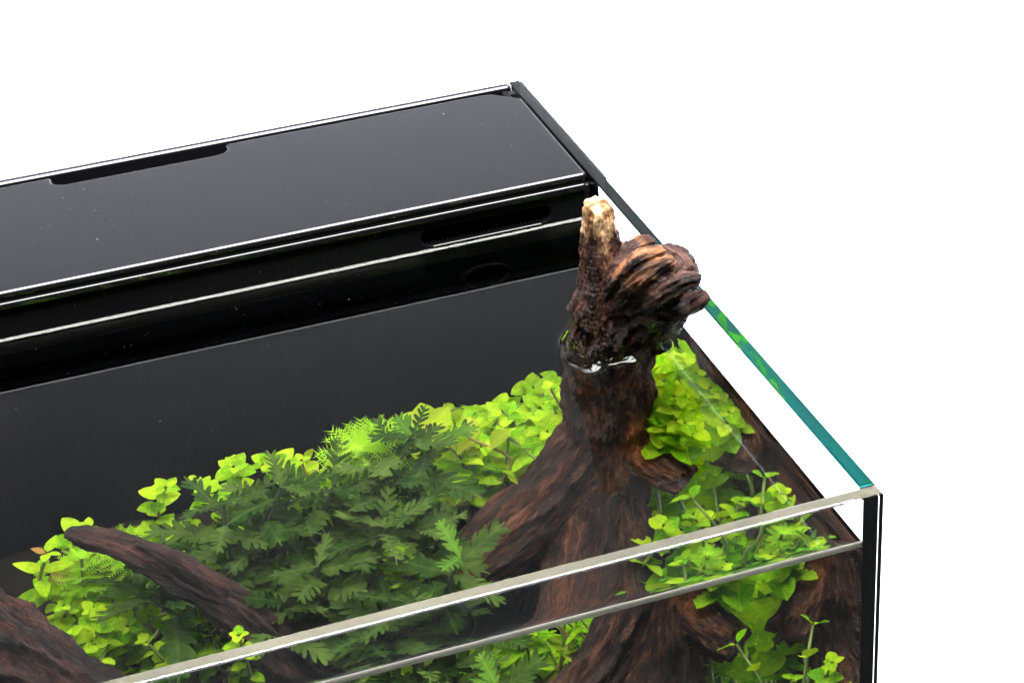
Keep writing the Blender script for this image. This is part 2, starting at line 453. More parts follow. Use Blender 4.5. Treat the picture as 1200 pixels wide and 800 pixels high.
# round outlet under the water line
def ring_bm(cx, cy, cz, R0, r, n=40, m=10):
    bm = bmesh.new(); g = []
    for i in range(n):
        a = 2 * math.pi * i / n; row = []
        for j in range(m):
            b = 2 * math.pi * j / m
            row.append(bm.verts.new((cx + (R0 + r * math.cos(b)) * math.cos(a), cy + r * 1.2 * math.sin(b), cz + (R0 + r * math.cos(b)) * math.sin(a))))
        g.append(row)
    for i in range(n):
        for j in range(m):
            bm.faces.new((g[i][j], g[(i + 1) % n][j], g[(i + 1) % n][(j + 1) % m], g[i][(j + 1) % m]))
    return bm
part('water_outlet', ring_bm(-.0533, YB - .0005, -.0522, .0105, .0012), M_RING, fc, smooth=True)

lid = empty('filter_cover', (-L / 2, .30, .0))
xl, xr, yf, yb = -L + T + .004, -.0064, YB - .0002, .3478
def notch(xa, xb, r=.006, dep=.0098):
    # going +x -> -x along the back edge
    pts = [(xb, yb)]
    for k in range(7):
        a = k / 6 * math.pi / 2
        pts.append((xb - r + r * math.cos(a) - 0.0 , yb - dep + r - r * math.sin(a)))
    for k in range(7):
        a = math.pi / 2 * (1 - k / 6)
        pts.append((xa + r - r * math.cos(a), yb - dep + r - r * math.sin(a)))
    pts.append((xa, yb))
    return pts
outline = [(xl, yf), (xr, yf), (xr, .3355), (-.0175, yb - .001), (-.024, yb)] + notch(-.2165, -.1405) + notch(-.47, -.394) + [(xl, yb)]
plate = part('plate', prism_bm(outline, [], 'z', -.0019, .0017, .0017, 6), M_LID, lid)
tag(lid, 'dusty glossy black cover with a rounded cable notch over the filter', 'cover')

# ------------------------------------------------------------------ soil
def soil():
    xs = np.linspace(-L + T + .001, -T - .001, 110); ys = np.linspace(T + .001, YB - .001, 50)
    X, Y = np.meshgrid(xs, ys, indexing='ij')
    p = np.c_[X.ravel() * 30, Y.ravel() * 30, np.zeros(X.size)]
    Z = ZS + .006 * fbm(p, 3) + .0018 * noise(p * 9) + (Y.ravel() - .1) * .06
    v = np.c_[X.ravel(), Y.ravel(), Z]
    n = len(ys); i = np.arange(len(xs) - 1)[:, None] * n + np.arange(n - 1)[None]
    f = np.stack([i, i + n, i + n + 1, i + 1], -1).reshape(-1, 4)
    # sides down to the bottom glass
    me = bpy.data.meshes.new('soil'); me.from_pydata(v.tolist(), [], f.tolist())
    bm = bmesh.new(); bm.from_mesh(me)
    be = [e for e in bm.edges if len(e.link_faces) == 1]
    r = bmesh.ops.extrude_edge_only(bm, edges=be)
    for q in r['geom']:
        if isinstance(q, bmesh.types.BMVert): q.co.z = -H + T + .0006
    bm.to_mesh(me); bm.free()
    tag(link('soil', me, M_SOIL, smooth=True), 'dark granular aquarium soil on the tank bottom', kind='structure')
soil()

# ------------------------------------------------------------------ driftwood
def catmull(pts, step):
    P = np.array(pts, float); Q = np.vstack([2 * P[0] - P[1], P, 2 * P[-1] - P[-2]])
    out = []
    for i in range(1, len(Q) - 2):
        n = max(2, int(np.linalg.norm(Q[i + 1][:3] - Q[i][:3]) / step))
        for k in range(n):
            t = k / n
            out.append(.5 * ((2 * Q[i]) + (-Q[i - 1] + Q[i + 1]) * t + (2 * Q[i - 1] - 5 * Q[i] + 4 * Q[i + 1] - Q[i + 2]) * t * t + (-Q[i - 1] + 3 * Q[i] - 3 * Q[i + 1] + Q[i + 2]) * t ** 3))
    out.append(Q[-2]); return np.array(out)

def tube_frames(C):
    tg = np.gradient(C, axis=0); tg /= np.linalg.norm(tg, axis=1)[:, None]
    up = np.array([0, -1., .15]); n0 = up - tg[0] * (up @ tg[0]); n0 /= np.linalg.norm(n0)
    Ns = [n0]
    for i in range(1, len(C)):
        n = Ns[-1] - tg[i] * (Ns[-1] @ tg[i]); Ns.append(n / np.linalg.norm(n))
    Ns = np.array(Ns); B = np.cross(tg, Ns); return tg, Ns, B

def wood(name, tubes, colfn, voxel=.0007, seed=0.0):
    """tubes: (points [x,y,z,r] in mm, ridge depth, ridge frequency, twist)"""
    verts, faces, samples = [], [], []
    base = 0
    for ti, (pts, depth, freq, twist) in enumerate(tubes):
        P = catmull(pts, 1.0) / 1000.0
        C, r = P[:, :3], np.maximum(P[:, 3], .0008)
        s = np.concatenate([[0], np.cumsum(np.linalg.norm(np.diff(C, axis=0), axis=1))])
        tg, Nn, B = tube_frames(C)
        n = max(24, int(2 * math.pi * r.max() / .0011))
        th = np.linspace(0, 2 * math.pi, n, endpoint=False)
        TH, SS = np.meshgrid(th, s); RR = np.repeat(r[:, None], n, 1)
        tt = TH + twist * SS * 1000 / 40
        gp = np.c_[(SS * 22).ravel() + seed + ti * 5, (np.cos(tt) * freq).ravel(), (np.sin(tt) * freq).ravel() + seed]
        rid = ridged(gp, 3, .55)
        big = fbm(np.c_[(SS * 45).ravel() + seed, (np.cos(TH) * 1.1).ravel(), (np.sin(TH) * 1.1).ravel() + ti * 3], 3)
        k = 1 + depth * (rid - .62) * 1.5 + .22 * big
        k = np.where(np.repeat(C[:, 2], n) < ZW - .004, 1 + (k - 1) * .7, k)
        rr = RR.ravel() * k
        V = np.repeat(C, n, 0) + rr[:, None] * (np.cos(TH).ravel()[:, None] * np.repeat(Nn, n, 0) + np.sin(TH).ravel()[:, None] * np.repeat(B, n, 0))
        m = len(C)
        # ragged broken ends
        endn = fbm(V[-n:] * 260 + seed, 3)
        V[-n:] += tg[-1] * (endn[:, None] * r[-1] * .9)
        verts.append(V)
        i = np.arange(m - 1)[:, None] * n + np.arange(n)[None]; j = np.arange(m - 1)[:, None] * n + (np.arange(n)[None] + 1) % n
        faces += (np.stack([i, j, j + n, i + n], -1).reshape(-1, 4) + base).tolist()
        verts.append(np.array([C[0] - tg[0] * r[0] * .35, C[-1] + tg[-1] * r[-1] * .30]))
        c0, c1 = base + m * n, base + m * n + 1
        faces += [(c0, base + (q + 1) % n, base + q) for q in range(n)]
        faces += [(c1, base + (m - 1) * n + q, base + (m - 1) * n + (q + 1) % n) for q in range(n)]
        base += m * n + 2
        samples.append((C, r, s, Nn, B, twist, ti))
    me = bpy.data.meshes.new(name + '_raw'); me.from_pydata(np.vstack(verts).tolist(), [], faces)
    o = bpy.data.objects.new(name, me); COL.objects.link(o)
    md = o.modifiers.new('remesh', 'REMESH'); md.mode = 'VOXEL'; md.voxel_size = voxel; md.use_smooth_shade = True
    dg = bpy.context.evaluated_depsgraph_get(); dg.update()
    new = bpy.data.meshes.new_from_object(o.evaluated_get(dg))
    o.modifiers.clear(); o.data = new; bpy.data.meshes.remove(me)
    new.name = name
    nv = len(new.vertices)
    co = np.empty(nv * 3); new.vertices.foreach_get('co', co); co = co.reshape(-1, 3)
    no = np.empty(nv * 3); new.vertices.foreach_get('normal', no); no = no.reshape(-1, 3)
    best = np.full(nv, 1e9); GS = np.zeros(nv); GT = np.zeros(nv); GR = np.zeros(nv); TI = np.zeros(nv, int); DR = np.zeros(nv)
    for (C, r, s, Nn, B, twist, ti) in samples:
        for a in range(0, nv, 20000):
            q = co[a:a + 20000]
            d = np.linalg.norm(q[:, None, :] - C[None, ::2], axis=2) / r[None, ::2]
            k = d.argmin(1); dm = d[np.arange(len(q)), k]; k = k * 2
            w = dm < best[a:a + 20000]
            idx = np.arange(a, a + len(q))[w]; kk = k[w]; v = q[w] - C[kk]
            best[idx] = dm[w]; GS[idx] = s[kk]; GR[idx] = r[kk]; TI[idx] = ti; DR[idx] = dm[w]
            GT[idx] = np.arctan2((v * B[kk]).sum(1), (v * Nn[kk]).sum(1)) + twist * s[kk] * 1000 / 40
    gx = GS * .16 + TI * .37
    grain = np.c_[gx, np.cos(GT) * np.maximum(GR, .004), np.sin(GT) * np.maximum(GR, .004)]
    # fine fibrous relief and pits
    fib = ridged(grain * 420 + seed, 3, .6) - .6
    pit = fbm(co * 420 + seed, 3)
    disp = .0014 * fib + .0005 * pit
    under = co[:, 2] < ZW - .001
    disp = np.where(under, disp * .6, disp) * (1 - .6 * np.exp(-((co[:, 2] - ZW) / .004) ** 2))
    co2 = co + no * disp[:, None]
    new.vertices.foreach_set('co', co2.ravel()); new.update()
    col, rough = colfn(co, no, grain, GS, GT, TI, DR, fib, pit, seed)
    a = new.attributes.new('col', 'FLOAT_COLOR', 'POINT'); a.data.foreach_set('color', np.c_[np.clip(col, 0, 1), np.ones(nv)].ravel())
    a = new.attributes.new('rough', 'FLOAT', 'POINT'); a.data.foreach_set('value', np.clip(rough, .05, 1))
    a = new.attributes.new('grain', 'FLOAT_VECTOR', 'POINT'); a.data.foreach_set('vector', grain.ravel())
    new.materials.clear(); new.materials.append(M_WOOD)
    new.polygons.foreach_set('use_smooth', np.ones(len(new.polygons), bool))
    return o

def lerp(a, b, t):
    return np.asarray(a) * (1 - t[:, None]) + np.asarray(b) * t[:, None]
def sstep(a, b, x):
    t = np.clip((x - a) / (b - a), 0, 1); return t * t * (3 - 2 * t)

def col_trunk(co, no, gr, GS, GT, TI, DR, fib, pit, seed):
    z = co[:, 2]
    n1 = fbm(gr * 120 + 3, 4); n2 = fbm(co * 90 + 7, 3)
    dry = sstep(-.010, .016, z + .006 * n2)
    base = lerp((.016, .006, .0045), (.080, .027, .016), sstep(-.25, .4, n1))
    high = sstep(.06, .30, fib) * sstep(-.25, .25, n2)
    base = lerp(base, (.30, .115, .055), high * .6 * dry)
    crest = ((TI == 8) | (TI == 9) | (TI == 11)) * sstep(-.30, .25, n2 + .5 * n1)
    base = lerp(base, (.46, .19, .075), crest * .85)
    pale = sstep(.0, .35, n2 + .3 * pit) * dry
    base = lerp(base, (.15, .085, .07), pale * .30)
    # submerged bark: brown, softened with a thin grey-green film
    sub = sstep(ZW + .000, ZW - .006, z)
    sc = lerp((.018, .007, .004), (.085, .032, .015), sstep(-.3, .4, n1))
    sc = lerp(sc, (.075, .055, .042), sstep(.05, .45, n2) * .18)
    sc = lerp(sc, (.32, .13, .06), sstep(.30, .46, fbm(gr * 75 + 31, 3)) * .35)
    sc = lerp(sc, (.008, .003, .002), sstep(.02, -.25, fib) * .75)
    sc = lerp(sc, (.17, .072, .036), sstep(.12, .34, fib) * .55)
    sc = sc * (1.55, 1.22, 1.02)
    base = base * (1 - sub[:, None]) + sc * sub[:, None]
    # bleached broken tip of the upright spur
    tipn = z + .012 * n2 + .010 * n1 + .004 * pit
    tip = sstep(.026, .036, tipn) * (TI == 1)
    tc = lerp((.30, .12, .045), (.78, .52, .27), sstep(-.35, .2, n1 * 1.3 + .3 * pit + .2 * n2))
    base = base * (1 - tip[:, None]) + tc * tip[:, None]
    # bright scar on the side of the knob and orange heartwood strip
    for c, rr, cc in (((-.0190, .1145, .0090), .0046, (.66, .50, .38)), ((-.0135, .119, .0030), .0034, (.42, .26, .19)),
                      ((-.026, .134, -.086), .013, (.26, .075, .022))):
        dd = np.linalg.norm((co - np.array(c)) * (1, 1, .7), axis=1) + .0016 * n2
        w = sstep(rr, rr * .6, dd)
        base = base * (1 - w[:, None]) + np.array(cc) * w[:, None] * (1 + .5 * n1[:, None])
    wet = (1 - dry) * (1 - sub)
    base = base * (1 - .45 * wet[:, None])
    rough = .50 - .08 * dry - .38 * wet + .35 * sub + .2 * n1
    return base, rough

def col_log(co, no, gr, GS, GT, TI, DR, fib, pit, seed):
    n1 = fbm(gr * 110 + 3 + seed, 4); n2 = fbm(co * 80 + 7, 3)
    b = lerp((.010, .004, .003), (.080, .024, .015), sstep(-.3, .4, n1))
    b = lerp(b, (.20, .085, .065), sstep(.05, .3, fib) * sstep(-.1, .4, n2) * .7)
    b = lerp(b, (.006, .0025, .002), sstep(.02, -.25, fib) * .7)
    return b, np.full(len(co), .85)

trunk = wood('driftwood', [
    # trunk going up, bending over into the knob
    ([(-52, 145, -215, 28), (-48, 147, -170, 24), (-42, 149, -132, 20.5), (-37, 151, -98, 18.5), (-34, 153, -62, 17.5), (-32.5, 153, -30, 16.5), (-30, 150, -15, 17),
      (-25.5, 145.5, -4, 17.5), (-21.5, 138.5, 5, 16.5), (-17, 130, 10.5, 14), (-13.8, 124, 10.5, 9.5)], .22, 1.35, .12),
    # upright spur growing out of the left flank
    ([(-37, 150, -35, 14), (-36.5, 147, -12, 12.5), (-36.8, 144, 3, 10.5), (-37.2, 143, 15, 8.2), (-37.4, 143, 25, 6.6), (-37.5, 143.5, 33, 5.8), (-37.5, 144, 40, 5.4)], .20, 1.3, .1),
    # left root
    ([(-38, 150, -92, 16), (-58, 147, -122, 16.5), (-84, 142, -145, 15), (-115, 136, -168, 13), (-145, 130, -206, 11)], .24, 1.6, .1),
    # front roots
    ([(-44, 147, -120, 16), (-58, 124, -156, 15), (-78, 94, -182, 13), (-98, 64, -208, 10)], .24, 1.6, -.1),
    ([(-40, 147, -126, 15), (-41, 122, -166, 13), (-50, 88, -192, 11), (-60, 60, -212, 8)], .24, 1.6, .1),
    # blunt side stub
    ([(-34, 146, -98, 11), (-25, 138, -108, 10.5), (-18.5, 131, -113, 9.6), (-15, 127, -115, 8.6)], .15, 1.4, 0),
    # shoulder joining spur and knob
    ([(-39, 147, -6, 11), (-35, 143, 8, 10), (-29.5, 139, 15, 9), (-24, 135, 17, 7)], .25, 1.4, .1),
    # small broken post by the water line
    ([(-41, 141, -34, 5), (-43.5, 137.5, -22, 3.4), (-44, 136.5, -15, 2.6), (-43, 136, -11, 2.0)], .2, 1.2, 0),
    # folded ridges over the bend
    ([(-41.1, 141.9, -0.2, 1.7), (-35.1, 131.9, 15.8, 3.2), (-28.0, 127.4, 24.8, 3.6), (-20.1, 126.4, 26.3, 2.4)], .3, 1.2, 0),
    ([(-39.1, 139.9, -6.2, 1.7), (-32.8, 128.9, 12.8, 2.8), (-26.2, 123.4, 21.8, 3.2), (-18.1, 121.9, 24.8, 2.2)], .3, 1.2, 0),
    ([(-31.6, 135.9, -7.2, 1.5), (-25.2, 121.9, 10.8, 3.0), (-17.9, 115.4, 18.8, 3.5), (-11.1, 115.9, 18.3, 2.6)], .3, 1.2, 0),
    ([(-36.7, 145.9, 11.8, 1.9), (-30.4, 139.9, 20.8, 3.2), (-23.9, 137.9, 24.8, 3.2), (-20.1, 137.9, 24.8, 2.2)], .3, 1.2, 0),
    ([(-26.1, 136.9, -12.2, 1.6), (-19.1, 123.9, 0.8, 3.2), (-12.1, 117.4, 8.8, 3.5), (-8.1, 117.9, 10.8, 2.4)], .3, 1.2, 0),
], col_trunk, .00065, 1.7)
tag(trunk, 'gnarled dark driftwood trunk with pale broken tip rising out of the water', 'driftwood')

branch = wood('driftwood', [
    ([(-238, 131, -46, 2.6), (-232, 129, -50, 4.8), (-220, 125, -60, 6.4), (-205, 118, -78, 7.6), (-191, 110, -100, 9), (-178, 105, -130, 10.5), (-164, 102, -165, 12), (-155, 100, -212, 14)], .55, 1.25, .05),
    ([(-216, 122, -55, 2.0), (-207, 117.5, -64, 3.6), (-192, 110, -86, 5)], .3, 1.4, 0),
], col_log, .00075, 5.2)
tag(branch, 'submerged reddish brown driftwood branch tapering to a raised tip', 'driftwood')

log = wood('driftwood', [
    ([(-319, 104, -12, 18), (-290, 99, -25, 20.5), (-270, 94, -68, 20), (-243, 87, -117, 17), (-208, 84, -149, 14), (-160, 80, -178, 13), (-130, 76, -212, 12)], .28, 1.8, .1),
    ([(-280, 95, -70, 16), (-292, 90, -130, 20), (-300, 88, -212, 26)], .28, 1.8, .1),
], col_log, .0009, 8.8)
tag(log, 'thick brown driftwood log lying submerged, curving down to the soil', 'driftwood')

# ------------------------------------------------------------------ water (one closed body with menisci)
def water():
    def graded(a, b, fine, coarse, f0, f1):
        xs = []
        x = a
        while x < b:
            xs.append(x)
            d = min(x - a, b - x)
            if d < .008: st = .0005
            elif f0 <= x <= f1: st = fine
            else: st = coarse
            x += st
        if b - xs[-1] < .0003: xs[-1] = b
        else: xs.append(b)
        return np.array(xs)
    x0, x1, y0, y1 = -L + T + G, -T - G, T + G, YB + .0012
    xs = graded(x0, x1, .0009, .005, -.085, -.004); ys = graded(y0, y1, .0009, .004, .09, .20)
    X, Y = np.meshgrid(xs, ys, indexing='ij')
    x, y = X.ravel(), Y.ravel()
    h = np.zeros_like(x)
    lam = .0020
    h = np.maximum(h, .0028 * np.exp(-np.maximum(YB - y, 0) / .0027))
    h = np.maximum(h, .0015 * np.exp(-(y - y0) / .0017))
    h = np.maximum(h, .0013 * np.exp(-(x1 - x) / lam))
    h = np.maximum(h, .0013 * np.exp(-(x - x0) / lam))
    # slow, very shallow undulation of the surface
    h += .00006 * noise(np.c_[x * 14, y * 14, np.zeros_like(x)])
    me = trunk.data
    tree = BVHTree.FromPolygons([v.co[:] for v in me.vertices], [p.vertices[:] for p in me.polygons])
    hw = np.zeros_like(x)
    near = (x > -.085) & (y > .10) & (y < .20)
    for i in np.nonzero(near)[0]:
        q = Vector((x[i], y[i], ZW + .0004))
        loc, nrm, _, d = tree.find_nearest(q, .012)
        if loc is not None:
            inside = (q - loc).dot(nrm) < 0
            hw[i] = 1.0 if inside else 0.0
    hg = hw.reshape(X.shape)
    for _ in range(16):
        hg[1:-1, 1:-1] = (hg[1:-1, 1:-1] * 2 + hg[:-2, 1:-1] + hg[2:, 1:-1] + hg[1:-1, :-2] + hg[1:-1, 2:]) / 6
    hg = .0034 * np.clip(hg * 1.9, 0, 1) ** 1.15
    for _ in range(2):
        hg[1:-1, 1:-1] = (hg[1:-1, 1:-1] * 2 + hg[:-2, 1:-1] + hg[2:, 1:-1] + hg[1:-1, :-2] + hg[1:-1, 2:]) / 6
    h = np.maximum(h, hg.ravel())
    v = np.c_[x, y, ZW + h]
    n = len(ys); nx = len(xs)
    i = np.arange(nx - 1)[:, None] * n + np.arange(n - 1)[None]
    f = np.stack([i, i + n, i + n + 1, i + 1], -1).reshape(-1, 4)
    m = bpy.data.meshes.new('water'); m.from_pydata(v.tolist(), [], f.tolist())
    m.polygons.foreach_set('use_smooth', np.ones(len(m.polygons), bool))
    bm = bmesh.new(); bm.from_mesh(m)
    be = [e for e in bm.edges if len(e.link_faces) == 1]
    r = bmesh.ops.extrude_edge_only(bm, edges=be)
    nvs = [q for q in r['geom'] if isinstance(q, bmesh.types.BMVert)]
    for q in nvs: q.co.z = -H + T + .0004
    side = [q for q in r['geom'] if isinstance(q, bmesh.types.BMFace)]
    for q in side: q.smooth = False
    ne = [q for q in r['geom'] if isinstance(q, bmesh.types.BMEdge) and all(abs(w.co.z - (-H + T + .0004)) < 1e-7 for w in q.verts)]
    bmesh.ops.contextual_create(bm, geom=ne)
    bmesh.ops.recalc_face_normals(bm, faces=bm.faces[:])
    for e in bm.edges:
        if len(e.link_faces) == 2 and e.calc_face_angle(0) > math.radians(50): e.smooth = False
    bm.to_mesh(m); bm.free()
    tag(link('water', m, M_WATER), 'clear still water filling the tank', kind='structure')
water()

# ------------------------------------------------------------------ plants
def mesh_grid(rows, name, m):
    """rows: list of equally long point rows -> smooth quad sheet"""
    n = len(rows[0]); vs = [p for r in rows for p in r]; fs = []
    for a in range(len(rows) - 1):
        for b in range(n - 1):
            fs.append((a * n + b, a * n + b + 1, (a + 1) * n + b + 1, (a + 1) * n + b))
    me = bpy.data.meshes.new(name); me.from_pydata(vs, [], fs); me.materials.append(m)
    me.polygons.foreach_set('use_smooth', np.ones(len(me.polygons), bool))
    return me

def round_leaf(m, aspect=.8, cup=.18, droop=.25, wav=.04):
    """leaf of length 1 along +X, face up +Z, stalk at the origin"""
    rows = []; n = 7; ph = random.random() * 6
    for k in range(n + 1):
        t = k / n
        w = math.sin(math.pi * min(1, (.06 + .94 * t) ** .80)) ** .62 * aspect / 2 if 0 < k < n else (.03 if k == 0 else .02)
        row = []
        for j in range(-2, 3):
            u = j / 2
            z = cup * (abs(u) ** 2) * w - droop * t * t * .5 + wav * math.sin(6 * t + ph + u * 2) * abs(u)
            row.append((t, u * w, z))
        rows.append(row)
    return mesh_grid(rows, 'leaf', m)

def lobed_leaf(m, lobes=6, width=.24, droop=.5, cut=.55):
    """deeply lobed blade of length 1 along +X: a narrow web along the midrib and blunt forward-pointing lobes"""
    vs, fs = [], []
    tw = random.uniform(-.25, .25); fold = random.uniform(.05, .35)
    def z_at(x, y):
        return -droop * x * x * .5 + fold * abs(y) + tw * y * x + .015 * math.sin(11 * x + 17 * y)
    def put(x, y):
        vs.append((x, y, z_at(x, y))); return len(vs) - 1
    def env(t): return max(.05, math.sin(math.pi * (t * .80 + .17)) ** .8)
    n = 12; prev = None
    for k in range(n + 1):
        t = k / n; w = .016 if t < .08 else width * (1 - cut) * env(t)
        if k == n: w = .012
        row = [put(t, -w), put(t, 0), put(t, w)]
        if prev:
            for q in (0, 1): fs.append((prev[q], prev[q + 1], row[q + 1], row[q]))
        prev = row
    for sg in (-1, 1):
        for i in range(lobes):
            t = .13 + .80 * (i + .5 * (sg > 0) * .5) / lobes + random.uniform(-.015, .015)
            ln = width * env(t) * random.uniform(.85, 1.15); a = math.radians(random.uniform(42, 56) - 14 * t)
            hw = .050 * (1 - .35 * t) * random.uniform(.85, 1.15)
            dx, dy = math.cos(a), math.sin(a) * sg
            px, py = -dy, dx
            rows = []
            for u, ww in ((0, 1.0), (.45, 1.0), (.78, .82), (.95, .45)):
                L_ = ln / math.sin(a) * u
                rows.append([put(t + dx * L_ + px * hw * ww, dy * L_ + py * hw * ww), put(t + dx * L_ - px * hw * ww, dy * L_ - py * hw * ww)])
            for q in range(3): fs.append((rows[q][0], rows[q][1], rows[q + 1][1], rows[q + 1][0]))
            tipi = put(t + dx * ln / math.sin(a) * 1.03, dy * ln / math.sin(a) * 1.03)
            fs.append((rows[3][0], rows[3][1], tipi))
    me = bpy.data.meshes.new('leaf'); me.from_pydata(vs, [], fs); me.materials.append(m)
    me.polygons.foreach_set('use_smooth', np.ones(len(me.polygons), bool))
    return me

ROUND = [round_leaf(M_LEAF, random.uniform(.72, .95), random.uniform(.1, .35), random.uniform(.1, .5)) for _ in range(6)]
ROUNDD = [round_leaf(M_LEAFD, random.uniform(.72, .95), random.uniform(.1, .35), random.uniform(.1, .5)) for _ in range(4)]
YEL = [round_leaf(M_YLEAF, random.uniform(.55, .75), random.uniform(.1, .3), random.uniform(.2, .5)) for _ in range(4)]
COP = [round_leaf(M_RED, random.uniform(.5, .62), random.uniform(.1, .3), random.uniform(.2, .6)) for _ in range(3)]
OVAL = [round_leaf(M_LEAF, random.uniform(.45, .58), random.uniform(.1, .3), random.uniform(.2, .6)) for _ in range(4)]
HYG = [lobed_leaf(M_HYG, random.choice((5, 6, 6, 7)), random.uniform(.15, .23), random.uniform(.1, .9), random.uniform(.6, .82)) for _ in range(14)]
HYGB = [lobed_leaf(M_HYGB, random.choice((5, 6)), random.uniform(.17, .22), random.uniform(.3, .8), random.uniform(.5, .7)) for _ in range(3)]

def stem_mesh(pts, r0, r1, m):
    P = catmull([(*p, 0) for p in pts], .006)[:, :3]
    tg, Nn, B = tube_frames(P); n = 6; rows = []
    for i, c in enumerate(P):
        r = r0 + (r1 - r0) * i / (len(P) - 1)
        rows.append([tuple(c + r * (math.cos(2 * math.pi * k / n) * Nn[i] + math.sin(2 * math.pi * k / n) * B[i])) for k in range(n + 1)])
    me = mesh_grid(rows, 'stem', m)
    return me, P, tg

def orient(dirv, up, size, roll=0.0):
    x = Vector(dirv).normalized(); z = Vector(up); z = (z - x * z.dot(x))
    if z.length < 1e-4: z = Vector((0, 0, 1)).cross(x).cross(x)
    z.normalize(); y = z.cross(x)
    m = Matrix((x, y, z)).transposed()
    if roll: m = Matrix.Rotation(roll, 3, x) @ m
    return m.to_4x4() @ Matrix.Diagonal((size, size, size, 1))

def add_leaf(me, root, p, dirv, up, size, roll=0.0, name='leaf'):
    o = bpy.data.objects.new(name, me); COL.objects.link(o); o.parent = root
    mm = orient(dirv, up, size, roll); mm.translation = Vector(p) - root.location
    o.matrix_local = mm
    return o

def stem_points(base, tip, bend=.012):
    b, t = np.array(base, float), np.array(tip, float)
    m1 = b + (t - b) * .4 + rng.normal(size=3) * bend * (1, 1, .2); m2 = b + (t - b) * .75 + rng.normal(size=3) * bend * .7 * np.array((1, 1, .2))
    m2[2] = b[2] + (t[2] - b[2]) * .78
    return [b, m1, m2, t]

def leafy_stem(tip, name, label, cat, group, leaves, size, gap, length, stem_m=M_STEM, base=None, spread=.75, whorl=2, tipscale=.45):
    if base is None:
        base = (tip[0] + rng.normal() * .012, min(YB - .012, max(.03, tip[1] + rng.normal() * .012)), ZS + .002)
    base = (min(base[0], -.014), base[1], base[2])
    root = empty(name, base)
    tag(root, label, cat, group)
    pts = stem_points(base, tip)
    for p in pts:
        p[0] = min(p[0], -.012); p[1] = min(p[1], YB - .008)
    me, P, tg = stem_mesh(pts, .0011, .0006, stem_m)
    link('stem', me, None, root)
    s = np.concatenate([[0], np.cumsum(np.linalg.norm(np.diff(P, axis=0), axis=1))])
    d = 0.0; k = 0; a0 = random.random() * 6.28
    while d < min(length, s[-1] - .01):
        q = s[-1] - d; i = min(np.searchsorted(s, q), len(P) - 1)
        c, ax = P[i], tg[i]
        g = tipscale + (1 - tipscale) * min(1, d / (gap * 3.2))
        e1 = np.cross(ax, (0.3, .8, .1)); e1 /= np.linalg.norm(e1); e2 = np.cross(ax, e1)
        for w in range(whorl):
            a = a0 + k * (math.pi / 2 + .25) + w * 2 * math.pi / whorl + random.uniform(-.3, .3)
            lift = spread * (1.5 - .9 * min(1, d / (gap * 2.5))) * random.uniform(.5, 1.1) * .6
            dv = math.cos(a) * e1 + math.sin(a) * e2 + ax * lift
            sz = size * g * random.uniform(.75, 1.15)
            tipx = c[0] + dv[0] / np.linalg.norm(dv) * sz
            if tipx > -T - .0012: dv[0] -= (tipx + T + .0016) / sz * np.linalg.norm(dv) * 1.6
            tipy = c[1] + dv[1] / np.linalg.norm(dv) * sz
            if tipy > YB - .001: dv[1] -= abs(dv[1]) * 1.5
            add_leaf(random.choice(leaves), root, c + dv * .0006, dv, Vector(ax) + Vector((0, -.1, .5)), sz, random.uniform(-.3, .3))
        d += gap * random.uniform(.8, 1.2) * (.55 + .45 * g); k += 1
    return root

U = random.uniform
# --- bank of bright round-leaved stems behind and right of the trunk
def bank(n, xr, yr, zr, label, group, leaves, size, gap=.0085, length=.055, name='round_leaved_plant', tries=40, mind=.011, back=None, **kw):
    pts = []
    for _ in range(n):
        for _t in range(tries):
            p = (U(*xr), U(*yr))
            if all((p[0] - q[0]) ** 2 + (p[1] - q[1]) ** 2 > mind ** 2 for q in pts): break
        pts.append(p)
        f = (p[1] - yr[0]) / (yr[1] - yr[0] + 1e-9)
        z = zr[0] + (zr[1] - zr[0]) * f + U(-.008, .008)
        if back: kw['base'] = (p[0], p[1] + back, ZS + .002)
        leafy_stem((p[0], p[1], z), name, label, 'plant', group, leaves, size * U(.85, 1.15), gap, length, **kw)
bank(26, (-.046, -.012), (.160, .236), (-.092, -.150), 'bright green round-leaved stem crowded between trunk and right glass', 'round-leaved stems right of the trunk', ROUND, .0135)
bank(6, (-.034, -.012), (.085, .125), (-.168, -.160), 'deep green low round-leaved stem beneath the trunk stub', 'low round-leaved stems below the stub', ROUNDD, .011, length=.04)
bank(26, (-.100, -.052), (.162, .236), (-.090, -.158), 'bright green round-leaved stem packed left of the trunk before the black wall', 'round-leaved stems left of the trunk', ROUND + OVAL, .0125)
leafy_stem((-.050, .176, -.079), 'round_leaved_plant', 'tall thin sprig of small round leaves touching the left of the trunk', 'plant', None, ROUND, .0075, .008, .05, stem_m=M_STEMR)
leafy_stem((-.020, .108, -.104), 'round_leaved_plant', 'lone small sprig with two round leaves right of the trunk foot', 'plant', None, ROUND, .007, .02, .03, base=(-.022, .112, ZS + .002), tipscale=1.0)
bank(14, (-.0150, -.0105), (.124, .165), (-.070, -.074), 'bright round-leaved stem squeezed between trunk flank and right glass', 'round-leaved stems squeezed beside the trunk', ROUND, .0105, gap=.006, length=.048, mind=.003, back=.045)
bank(18, (-.024, -.0115), (.145, .215), (-.085, -.125), 'bright round-leaved stem standing against the right glass behind the trunk', 'round-leaved stems against the right glass', ROUND, .0125, length=.09, mind=.006)
bank(8, (-.034, -.011), (.070, .120), (-.146, -.132), 'round-leaved stem in front of the trunk foot by the right glass', 'round-leaved stems before the trunk foot', ROUND + ROUNDD, .0085, gap=.006, length=.055, mind=.006)
